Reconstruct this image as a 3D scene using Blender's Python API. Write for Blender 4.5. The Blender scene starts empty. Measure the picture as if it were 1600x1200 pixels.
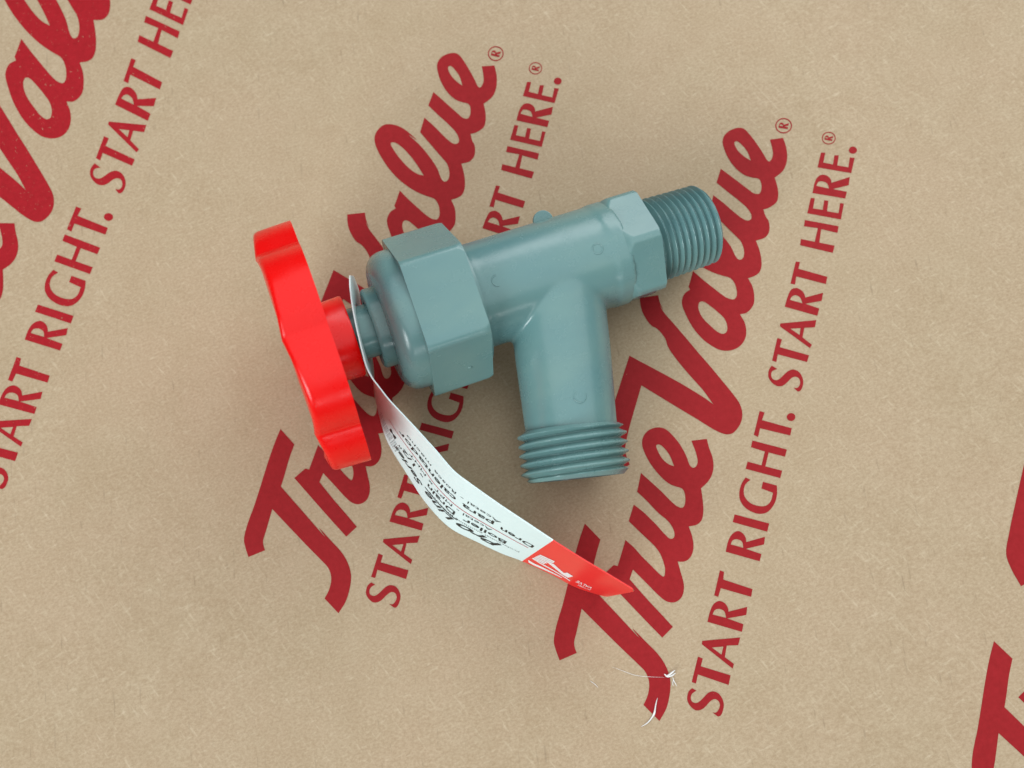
import bpy, bmesh, math, random
from mathutils import Vector, Matrix
import numpy as np

scene = bpy.context.scene
C = scene.collection
MM = 0.001

# ---------------------------------------------------------------- camera
cam_data = bpy.data.cameras.new('camera')
cam = bpy.data.objects.new('camera', cam_data)
C.objects.link(cam)
cam.matrix_world = Matrix(((0.9984834, 0.0117060, 0.0537947, 0.0),
                           (0.0, 0.9771328, -0.2126297, 0.0),
                           (-0.0550537, 0.2123072, 0.9756509, 0.240),
                           (0, 0, 0, 1)))
cam_data.sensor_width = 36.0
cam_data.lens = 1450.0 / 1600.0 * 36.0
cam_data.clip_start = 0.01
cam_data.clip_end = 30.0
cam_data.dof.use_dof = True
cam_data.dof.focus_distance = 0.222
cam_data.dof.aperture_fstop = 16.0
scene.camera = cam

# ---------------------------------------------------------------- light
world = bpy.data.worlds.new('World')
scene.world = world
world.use_nodes = True
bg = world.node_tree.nodes['Background']
bg.inputs['Color'].default_value = (0.80, 0.92, 1.0, 1)
bg.inputs['Strength'].default_value = 0.05

def area_light(name, loc, target, sx, sy, power, color):
    l = bpy.data.lights.new(name, 'AREA')
    l.shape = 'RECTANGLE'; l.size = sx; l.size_y = sy
    l.energy = power; l.color = color
    o = bpy.data.objects.new(name, l)
    C.objects.link(o)
    o.location = loc
    o.rotation_euler = (Vector(target) - Vector(loc)).to_track_quat('-Z', 'Y').to_euler()
    return o

area_light('ceiling_panel_light', (0.10, 0.15, 0.62), (0.0, 0.04, 0.0), 1.3, 1.3, 5.6, (0.95, 0.985, 1.0))
area_light('added_strip_light', (0.42, -1.15, 0.42), (0.0, 0.06, 0.0), 0.90, 0.05, 1.5, (0.98, 1.0, 1.0))  # added thin strip lamp that draws a bright line along the barrel
area_light('added_far_softbox', (0.50, 0.95, 0.55), (0.0, 0.06, 0.0), 1.25, 0.75, 7.8, (0.98, 0.99, 1.0))  # added softbox, takes over from overhead light so the pocket by the nut darkens
area_light('window_light', (-0.62, -0.78, 0.62), (0.0, 0.06, 0.0), 0.70, 0.40, 9.6, (0.95, 0.99, 1.0))

scene.view_settings.view_transform = 'Standard'
scene.view_settings.look = 'None'
scene.view_settings.exposure = 0.14
scene.view_settings.gamma = 1.0
scene.view_settings.use_curve_mapping = False

# ---------------------------------------------------------------- shape data (mm)
# outlines of the printed lettering on the paper, edges of the bent tag
LOGO_MM = [[[5.43,15.59,9.3,11.52,8.96,10.44,8.61,9.35,8.28,8.27,7.97,7.18,7.71,6.16,7.48,5.14,7.25,4.13,7.0,3.11,6.82,2.41,6.63,1.72,6.44,1.02,6.24,0.33,7.91,-1.43,9.56,-3.19,11.21,-4.94,12.86,-6.68,14.53,-8.47,16.36,-10.46,17.85,-12.04,18.52,-12.65,18.26,-12.29,17.65,-11.52,17.04,-10.74,16.79,-10.37,17.23,-10.73,18.21,-11.69,19.39,-12.9,20.46,-13.98,21.02,-14.53,21.59,-15.07,22.15,-15.63,22.68,-16.21,23.11,-16.74,23.53,-17.29,23.91,-17.85,24.27,-18.43,24.59,-19.03,24.88,-19.64,25.14,-20.27,25.36,-20.9,25.5,-21.45,25.62,-22.0,25.69,-22.56,25.74,-23.12,25.73,-23.73,25.69,-24.35,25.62,-24.97,25.52,-25.58,25.34,-26.51,25.12,-27.44,24.85,-28.36,24.52,-29.24,24.13,-30.0,23.69,-30.72,23.21,-31.44,22.75,-32.16,18.99,-28.45,19.26,-27.92,19.55,-27.39,19.81,-26.85,20.03,-26.3,20.21,-25.76,20.35,-25.21,20.46,-24.65,20.53,-24.1,20.54,-23.52,20.5,-22.94,20.39,-22.38,20.24,-21.9,20.06,-21.42,19.83,-20.96,19.57,-20.53,19.25,-20.13,18.89,-19.77,18.51,-19.41,18.13,-19.05,17.17,-18.12,16.19,-17.2,15.2,-16.28,14.22,-15.35,12.98,-14.15,11.73,-12.94,10.49,-11.73,9.24,-10.51,8.0,-9.29,6.75,-8.06,5.5,-6.82,4.25,-5.58,3.88,-7.11,3.52,-8.64,3.15,-10.17,2.78,-11.69,2.63,-12.2,2.47,-12.72,2.33,-13.23,2.25,-13.75,2.27,-14.37,2.39,-14.99,2.61,-15.64,2.87,-16.27,-1.4,-18.07,-1.62,-17.49,-1.84,-16.91,-2.06,-16.32,-2.26,-15.73,-2.42,-15.25,-2.58,-14.75,-2.71,-14.26,-2.79,-13.76,-2.8,-13.27,-2.75,-12.77,-2.68,-12.27,-2.59,-11.78,-2.32,-10.53,-1.99,-9.28,-1.61,-8.04,-1.22,-6.8,-1.1,-6.51,-0.99,-6.22,-0.59,-4.92,-0.21,-3.6,0.15,-2.28,0.51,-0.95,1.04,1.06,1.56,3.08,2.09,5.11,2.64,7.14,3.0,8.42,3.38,9.7,3.77,10.98,4.18,12.25,4.48,13.09,4.79,13.92,5.11,14.76]],[[15.59,11.44,16.13,10.97,16.67,10.49,17.2,10.01,17.72,9.52,18.2,8.99,18.66,8.44,19.12,7.89,19.59,7.36,20.16,6.75,20.75,6.16,21.34,5.56,21.93,4.97,22.38,4.49,22.84,4.0,23.3,3.52,23.79,3.07,24.19,2.7,24.62,2.35,24.96,2.24,25.2,2.63,25.33,3.32,25.38,4.02,25.34,4.58,25.22,5.13,25.07,5.68,24.9,6.29,24.7,6.9,24.47,7.5,24.19,8.07,23.89,8.57,23.56,9.06,23.19,9.53,22.81,9.98,22.14,10.71,21.43,11.39,20.71,12.07,19.99,12.76,19.14,13.6,18.28,14.45,17.42,15.3,16.56,16.15,17.98,20.33,18.67,19.79,19.37,19.25,20.06,18.7,20.72,18.12,20.92,17.92,21.11,17.72,21.7,17.11,22.3,16.5,22.89,15.9,23.47,15.28,24.05,14.61,24.62,13.93,25.19,13.26,25.8,12.62,26.16,12.23,26.55,11.86,26.97,11.65,27.43,11.71,27.83,11.94,28.03,12.42,28.06,12.97,27.99,13.44,27.85,13.9,27.66,14.35,27.45,14.78,27.2,15.2,26.92,15.61,26.62,16.0,26.29,16.36,25.84,16.79,25.34,17.18,24.84,17.57,24.36,17.99,23.58,18.79,22.82,19.62,22.07,20.47,21.3,21.29,20.72,21.89,20.12,22.47,19.52,23.05,18.93,23.64,20.05,28.45,20.59,27.95,21.13,27.45,21.66,26.95,22.2,26.45,22.92,25.78,23.63,25.1,24.34,24.42,25.05,23.73,25.75,22.99,26.44,22.23,27.14,21.48,27.87,20.77,28.31,20.36,28.78,19.97,29.29,19.67,29.84,19.48,30.37,19.49,30.68,19.82,30.89,20.27,31.02,20.74,31.09,21.24,31.12,21.73,31.11,22.23,31.07,22.74,30.99,23.23,30.85,23.7,30.63,24.1,30.32,24.43,29.69,24.68,28.99,24.86,28.5,25.04,28.0,25.22,27.52,25.43,27.07,25.68,26.42,26.17,25.82,26.72,25.24,27.31,24.7,27.92,24.06,28.68,23.45,29.48,22.87,30.31,22.34,31.16,21.94,31.89,21.58,32.63,21.24,33.39,20.96,34.17,20.8,34.66,20.65,35.17,20.55,35.68,20.52,36.18,20.57,36.7,20.68,37.22,20.85,37.72,21.08,38.19,21.43,38.71,21.87,39.19,22.36,39.57,22.88,39.85,23.45,40.08,24.03,40.23,24.62,40.31,25.12,40.3,25.63,40.23,26.13,40.1,26.59,39.91,27.12,39.56,27.61,39.12,28.06,38.62,28.5,38.13,29.01,37.53,29.5,36.91,29.95,36.26,30.38,35.6,30.76,34.93,31.11,34.24,31.44,33.54,31.75,32.84,32.01,32.09,32.22,31.32,32.48,30.58,32.86,29.97,33.14,29.76,33.46,29.67,33.86,29.8,34.21,30.09,34.48,30.55,34.62,31.08,34.64,31.63,34.58,32.19,34.47,32.76,34.35,33.32,34.12,34.17,33.84,35.02,33.55,35.86,33.26,36.7,37.21,37.17,37.34,36.57,37.46,35.98,37.58,35.38,37.72,34.79,37.91,34.16,38.12,33.54,38.32,32.92,38.47,32.29,38.56,31.68,38.62,31.05,38.63,30.43,38.6,29.81,38.52,29.24,38.39,28.67,38.22,28.12,38.01,27.59,37.77,27.13,37.49,26.69,37.17,26.27,36.84,25.87,36.45,25.48,36.04,25.12,35.61,24.76,35.19,24.41,35.26,23.79,35.33,23.18,35.4,22.57,35.45,21.96,35.5,21.29,35.55,20.62,35.58,19.95,35.58,19.28,35.54,18.65,35.48,18.03,35.37,17.42,35.23,16.85,35.01,16.33,34.69,15.91,34.3,15.54,33.87,15.24,33.36,15.05,32.81,14.94,32.24,14.86,31.68,14.77,31.88,14.17,32.08,13.57,32.27,12.97,32.43,12.36,32.54,11.77,32.63,11.16,32.69,10.56,32.69,9.96,32.65,9.41,32.57,8.86,32.43,8.32,32.24,7.81,31.94,7.28,31.55,6.79,31.1,6.39,30.52,6.11,29.89,5.96,29.23,5.96,28.57,6.03,28.73,5.41,28.88,4.79,29.04,4.16,29.19,3.54,29.36,2.89,29.54,2.25,29.7,1.6,29.81,0.95,29.87,0.48,29.9,0.0,29.9,-0.47,29.86,-0.93,29.76,-1.42,29.63,-1.92,29.44,-2.39,29.19,-2.81,28.81,-3.23,28.34,-3.59,27.84,-3.86,27.38,-4.0,26.89,-4.05,26.41,-4.03,25.92,-3.92,25.44,-3.74,25.0,-3.51,24.5,-3.17,24.05,-2.76,23.6,-2.34,22.83,-1.6,22.08,-0.84,21.34,-0.06,20.59,0.71,19.78,1.54,18.96,2.37,18.14,3.2,17.32,4.03,16.42,1.66,17.43,0.47,18.44,-0.71,19.45,-1.89,20.48,-3.05,21.33,-3.99,22.2,-4.92,23.07,-5.85,23.93,-6.78,24.65,-7.57,25.36,-8.36,26.07,-9.15,26.79,-9.94,24.09,-12.53,22.75,-11.14,21.39,-9.75,20.04,-8.35,18.69,-6.94,16.45,-4.58,14.2,-2.19,11.95,0.21,9.69,2.62,12.5,5.17,13.52,4.92,15.57,11.19],[24.22,35.65,24.54,35.81,24.96,35.82,25.49,35.56,25.97,35.11,26.4,34.63,26.74,34.22,27.04,33.79,27.32,33.34,27.57,32.87,27.87,32.21,28.11,31.52,28.34,30.82,28.58,30.13,27.9,30.35,27.25,30.63,26.73,30.99,26.24,31.42,25.81,31.89,25.47,32.35,25.16,32.84,24.89,33.36,24.65,33.89,24.39,34.51,24.18,35.16]],[[17.93,59.61,21.11,57.78,24.27,55.97,27.42,54.15,30.52,52.3,31.75,51.53,32.97,50.75,34.18,49.95,35.38,49.15,35.99,48.74,36.6,48.32,37.2,47.9,37.79,47.46,38.19,47.15,38.58,46.82,38.96,46.5,39.35,46.17,38.75,47.11,38.15,48.05,37.54,48.99,36.91,49.9,36.28,50.73,35.62,51.54,34.96,52.34,34.3,53.15,33.39,54.28,32.48,55.41,31.58,56.56,30.73,57.74,29.98,58.81,29.24,59.91,28.56,61.04,27.99,62.22,27.85,62.78,27.75,63.35,27.59,63.9,27.11,64.78,26.54,65.64,25.89,66.42,25.16,67.1,24.66,67.34,24.17,67.58,23.49,68.3,22.9,69.13,22.38,70.04,21.93,70.97,21.71,71.53,21.53,72.11,21.38,72.7,21.27,73.3,21.2,73.85,21.16,74.4,21.14,74.96,21.11,75.51,26.02,76.18,26.14,75.53,26.26,74.89,26.41,74.25,26.63,73.59,26.91,72.88,27.15,72.3,27.22,72.05,26.99,72.42,26.61,73.11,26.39,73.48,26.5,73.16,26.78,72.5,27.1,71.86,27.71,70.94,28.38,70.07,29.09,69.22,29.77,68.36,30.5,67.42,31.23,66.48,31.95,65.55,32.67,64.61,33.74,63.19,34.92,61.63,35.87,60.37,36.25,59.84,35.96,60.19,35.33,60.98,34.7,61.77,34.42,62.13,34.84,61.61,35.86,60.35,37.11,58.79,38.23,57.38,39.13,56.21,40.01,55.03,40.89,53.85,41.76,52.68,42.53,51.65,43.3,50.62,44.06,49.59,44.78,48.53,45.16,47.97,45.53,47.41,45.87,46.83,46.15,46.22,46.34,45.67,46.5,45.1,46.6,44.52,46.65,43.93,46.64,43.36,46.57,42.78,46.45,42.21,46.28,41.66,46.05,41.13,45.77,40.61,45.43,40.12,45.07,39.66,44.69,39.23,44.26,38.83,43.79,38.54,43.32,38.37,42.8,38.29,42.3,38.3,41.68,38.42,41.07,38.64,40.47,38.91,39.89,39.2,38.65,39.89,37.46,40.67,36.28,41.48,35.09,42.28,33.89,43.05,32.68,43.82,31.47,44.59,30.26,45.37,27.92,46.89,25.57,48.43,23.21,49.96,20.85,51.51,20.4,50.06,19.95,48.62,19.5,47.18,19.06,45.75,18.44,43.74,17.81,41.74,17.22,39.74,16.72,37.73,16.51,36.83,16.32,35.92,16.19,35.02,16.17,34.13,16.33,33.24,16.6,32.36,16.93,31.49,17.24,30.62,13.24,28.66,12.75,29.73,12.25,30.8,11.77,31.89,11.36,32.99,11.09,33.82,10.84,34.66,10.66,35.5,10.6,36.35,10.74,37.61,11.06,38.88,11.47,40.14,11.87,41.4,12.46,43.34,13.09,45.27,13.74,47.2,14.39,49.13,15.26,51.74,16.14,54.35,17.04,56.98]],[[35.58,82.83,36.2,82.21,36.82,81.58,37.44,80.97,38.06,80.36,38.74,79.74,39.43,79.13,40.12,78.52,40.81,77.92,41.36,77.43,41.9,76.94,42.45,76.47,43.01,76.01,43.54,75.61,44.08,75.23,44.65,74.94,45.41,74.68,46.13,74.69,46.52,75.04,46.79,75.54,46.91,76.08,46.93,76.65,46.89,77.22,46.82,77.79,46.7,78.36,46.53,78.92,46.31,79.44,46.05,79.9,45.72,80.33,45.34,80.68,44.75,80.96,44.09,81.14,43.44,81.33,42.61,81.64,41.78,81.94,40.96,82.28,40.17,82.66,39.1,83.25,38.05,83.9,37.03,84.61,36.05,85.36,35.17,86.12,34.32,86.93,33.5,87.78,32.73,88.66,32.04,89.51,31.4,90.41,30.78,91.33,30.19,92.27,29.71,93.08,29.25,93.9,28.83,94.75,28.47,95.63,28.29,96.17,28.14,96.74,28.04,97.32,28.0,97.89,28.04,98.48,28.15,99.07,28.35,99.61,28.74,100.29,29.22,100.94,29.77,101.51,30.37,101.94,30.93,102.15,31.55,102.26,32.19,102.28,32.81,102.24,33.66,102.09,34.5,101.83,35.33,101.48,36.1,101.07,37.33,100.21,38.62,99.13,39.62,98.19,40.0,97.75,39.61,97.98,38.8,98.53,37.99,99.08,37.6,99.3,37.95,98.94,38.85,98.15,39.97,97.18,40.94,96.25,41.67,95.46,42.38,94.63,43.07,93.78,43.73,92.91,44.33,92.11,44.92,91.28,45.47,90.44,45.97,89.57,46.31,88.8,46.59,88.0,46.88,87.21,47.26,86.49,47.57,86.08,47.95,85.8,48.36,85.8,48.76,85.97,49.08,86.34,49.29,86.83,49.41,87.47,49.44,88.15,49.39,88.81,49.28,89.39,49.13,89.97,48.92,90.53,48.67,91.06,48.37,91.51,48.02,91.92,47.64,92.32,47.27,92.73,46.38,93.77,45.47,94.81,44.56,95.86,43.65,96.9,42.95,97.7,42.25,98.5,41.55,99.31,40.85,100.11,41.98,104.55,42.65,103.96,43.32,103.37,43.98,102.78,44.63,102.18,45.34,101.49,46.03,100.78,46.72,100.08,47.42,99.39,47.96,98.87,48.5,98.36,49.05,97.87,49.64,97.45,50.25,97.09,50.88,96.91,51.41,97.04,51.83,97.37,51.97,97.84,51.95,98.37,51.8,98.97,51.55,99.54,51.24,100.07,50.75,100.76,50.19,101.39,49.6,102.0,49.0,102.59,48.26,103.31,47.49,104.0,46.71,104.69,45.94,105.39,45.2,106.08,44.47,106.78,43.73,107.48,43.0,108.19,44.37,112.29,45.01,111.73,45.66,111.17,46.3,110.61,46.94,110.05,47.58,109.49,48.2,108.92,48.83,108.36,49.46,107.8,50.02,107.31,50.57,106.82,51.13,106.33,51.69,105.85,52.14,105.43,52.59,105.03,53.09,104.73,53.72,104.56,54.33,104.62,54.64,104.93,54.87,105.36,55.06,106.07,55.12,106.82,55.1,107.41,55.01,108.01,54.82,108.55,54.58,108.87,54.26,109.11,53.65,109.27,53.01,109.36,52.44,109.52,51.87,109.69,51.32,109.9,50.8,110.16,50.19,110.57,49.61,111.05,49.06,111.57,48.56,112.13,47.99,112.85,47.47,113.62,47.0,114.44,46.57,115.27,46.26,115.96,45.98,116.68,45.75,117.42,45.55,118.16,45.41,118.74,45.29,119.32,45.21,119.92,45.22,120.5,45.35,121.12,45.57,121.73,45.88,122.28,46.35,122.82,46.91,123.29,47.52,123.66,48.04,123.91,48.6,124.11,49.16,124.26,49.73,124.33,50.45,124.3,51.12,124.08,51.64,123.65,52.1,123.09,52.53,122.51,53.07,121.75,53.57,120.95,54.05,120.15,54.52,119.34,54.97,118.55,55.4,117.76,55.82,116.96,56.23,116.17,56.52,115.51,56.8,114.86,57.17,114.3,57.4,114.1,57.65,114.02,58.02,114.3,58.33,114.77,58.6,115.48,58.73,116.25,58.73,116.93,58.66,117.61,58.56,118.29,58.44,119.03,58.28,119.76,58.12,120.48,61.73,120.9,61.89,120.35,62.05,119.81,62.19,119.26,62.31,118.71,62.42,118.06,62.5,117.4,62.55,116.74,62.56,116.08,62.54,115.41,62.48,114.74,62.38,114.08,62.23,113.43,62.05,112.89,61.83,112.35,61.58,111.84,61.28,111.36,60.87,110.87,60.4,110.42,59.91,110.01,59.37,109.62,58.81,109.25,58.97,108.53,59.14,107.81,59.29,107.09,59.4,106.37,59.47,105.69,59.5,105.02,59.48,104.34,59.41,103.64,59.28,102.94,59.04,102.31,58.7,101.86,58.27,101.47,57.81,101.12,57.15,100.7,56.45,100.36,55.84,100.18,55.22,100.04,55.4,99.34,55.56,98.61,55.77,97.93,56.08,97.34,56.15,97.3,56.22,97.25,56.43,96.76,56.55,96.18,56.6,95.57,56.6,94.97,56.57,94.39,56.46,93.8,56.27,93.25,55.98,92.76,55.61,92.31,55.2,91.94,54.68,91.67,54.11,91.49,53.43,91.31,52.75,91.17,52.94,90.53,53.13,89.9,53.31,89.27,53.47,88.63,53.6,88.0,53.72,87.37,53.81,86.73,53.87,86.09,53.9,85.53,53.91,84.96,53.89,84.39,53.82,83.83,53.67,83.24,53.46,82.65,53.17,82.13,52.68,81.64,52.09,81.26,51.61,81.03,51.1,80.85,50.59,80.68,50.08,80.51,50.35,79.95,50.63,79.39,50.89,78.82,51.1,78.23,51.26,77.51,51.37,76.77,51.43,76.02,51.44,75.28,51.43,74.65,51.36,74.01,51.22,73.41,50.96,72.85,50.63,72.32,50.25,71.83,49.85,71.42,49.41,71.06,48.93,70.79,48.44,70.66,47.92,70.6,47.41,70.55,47.72,69.93,48.05,69.32,48.35,68.7,48.58,68.06,48.72,67.42,48.81,66.75,48.84,66.08,48.81,65.42,48.74,64.88,48.61,64.34,48.43,63.82,48.2,63.33,47.88,62.82,47.5,62.33,47.07,61.89,46.61,61.52,46.08,61.2,45.5,60.95,44.91,60.76,44.31,60.64,43.69,60.58,43.05,60.59,42.42,60.66,41.81,60.8,41.17,61.05,40.55,61.37,39.95,61.75,39.36,62.15,38.79,62.57,38.23,63.02,37.69,63.5,37.18,64.02,36.53,64.76,35.91,65.55,35.33,66.37,34.79,67.22,34.33,68.05,33.91,68.91,33.52,69.8,33.16,70.69,32.88,71.42,32.61,72.15,32.39,72.89,32.26,73.65,32.25,74.18,32.32,74.73,32.45,75.25,32.73,75.96,33.14,76.58,33.58,76.98,34.08,77.3,34.58,77.63,34.18,78.4,34.41,79.06,34.64,79.72,34.88,80.5,35.11,81.27,35.35,82.05],[36.56,73.04,36.69,73.63,36.98,74.1,37.41,74.25,37.88,74.22,38.4,74.0,38.89,73.64,39.36,73.26,39.99,72.75,40.61,72.21,41.21,71.66,41.79,71.09,42.18,70.7,42.57,70.32,42.92,69.91,43.23,69.47,43.53,68.88,43.76,68.25,43.9,67.6,43.94,66.97,43.88,66.31,43.68,65.76,43.28,65.39,42.77,65.2,42.27,65.27,41.77,65.5,41.29,65.8,40.84,66.14,40.41,66.55,40.01,66.98,39.6,67.41,39.1,67.92,38.59,68.44,38.11,68.98,37.68,69.56,37.36,70.07,37.08,70.6,36.86,71.17,36.68,71.78,36.56,72.41],[32.64,96.74,33.03,96.91,33.58,96.91,34.09,96.75,34.59,96.49,35.06,96.16,35.51,95.82,36.18,95.26,36.82,94.64,37.43,93.99,38.02,93.33,38.53,92.73,39.03,92.1,39.51,91.47,39.98,90.83,40.36,90.28,40.73,89.72,41.1,89.16,41.38,88.71,41.66,88.26,41.94,87.8,42.22,87.35,41.67,87.46,41.12,87.57,40.59,87.73,40.01,88.01,39.45,88.33,38.91,88.7,38.39,89.09,37.73,89.66,37.1,90.27,36.49,90.91,35.89,91.57,35.37,92.17,34.86,92.78,34.38,93.41,33.93,94.07,33.48,94.76,33.0,95.51,32.66,96.21],[48.42,120.01,48.71,120.25,49.1,120.33,49.66,120.04,50.17,119.5,50.65,118.91,51.07,118.38,51.46,117.8,51.79,117.19,52.05,116.53,52.27,115.84,52.46,115.14,52.66,114.44,52.19,114.76,51.71,115.08,51.26,115.42,50.81,115.81,50.38,116.22,49.96,116.66,49.57,117.12,49.25,117.57,48.96,118.05,48.72,118.56,48.44,119.33]]]
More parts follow.
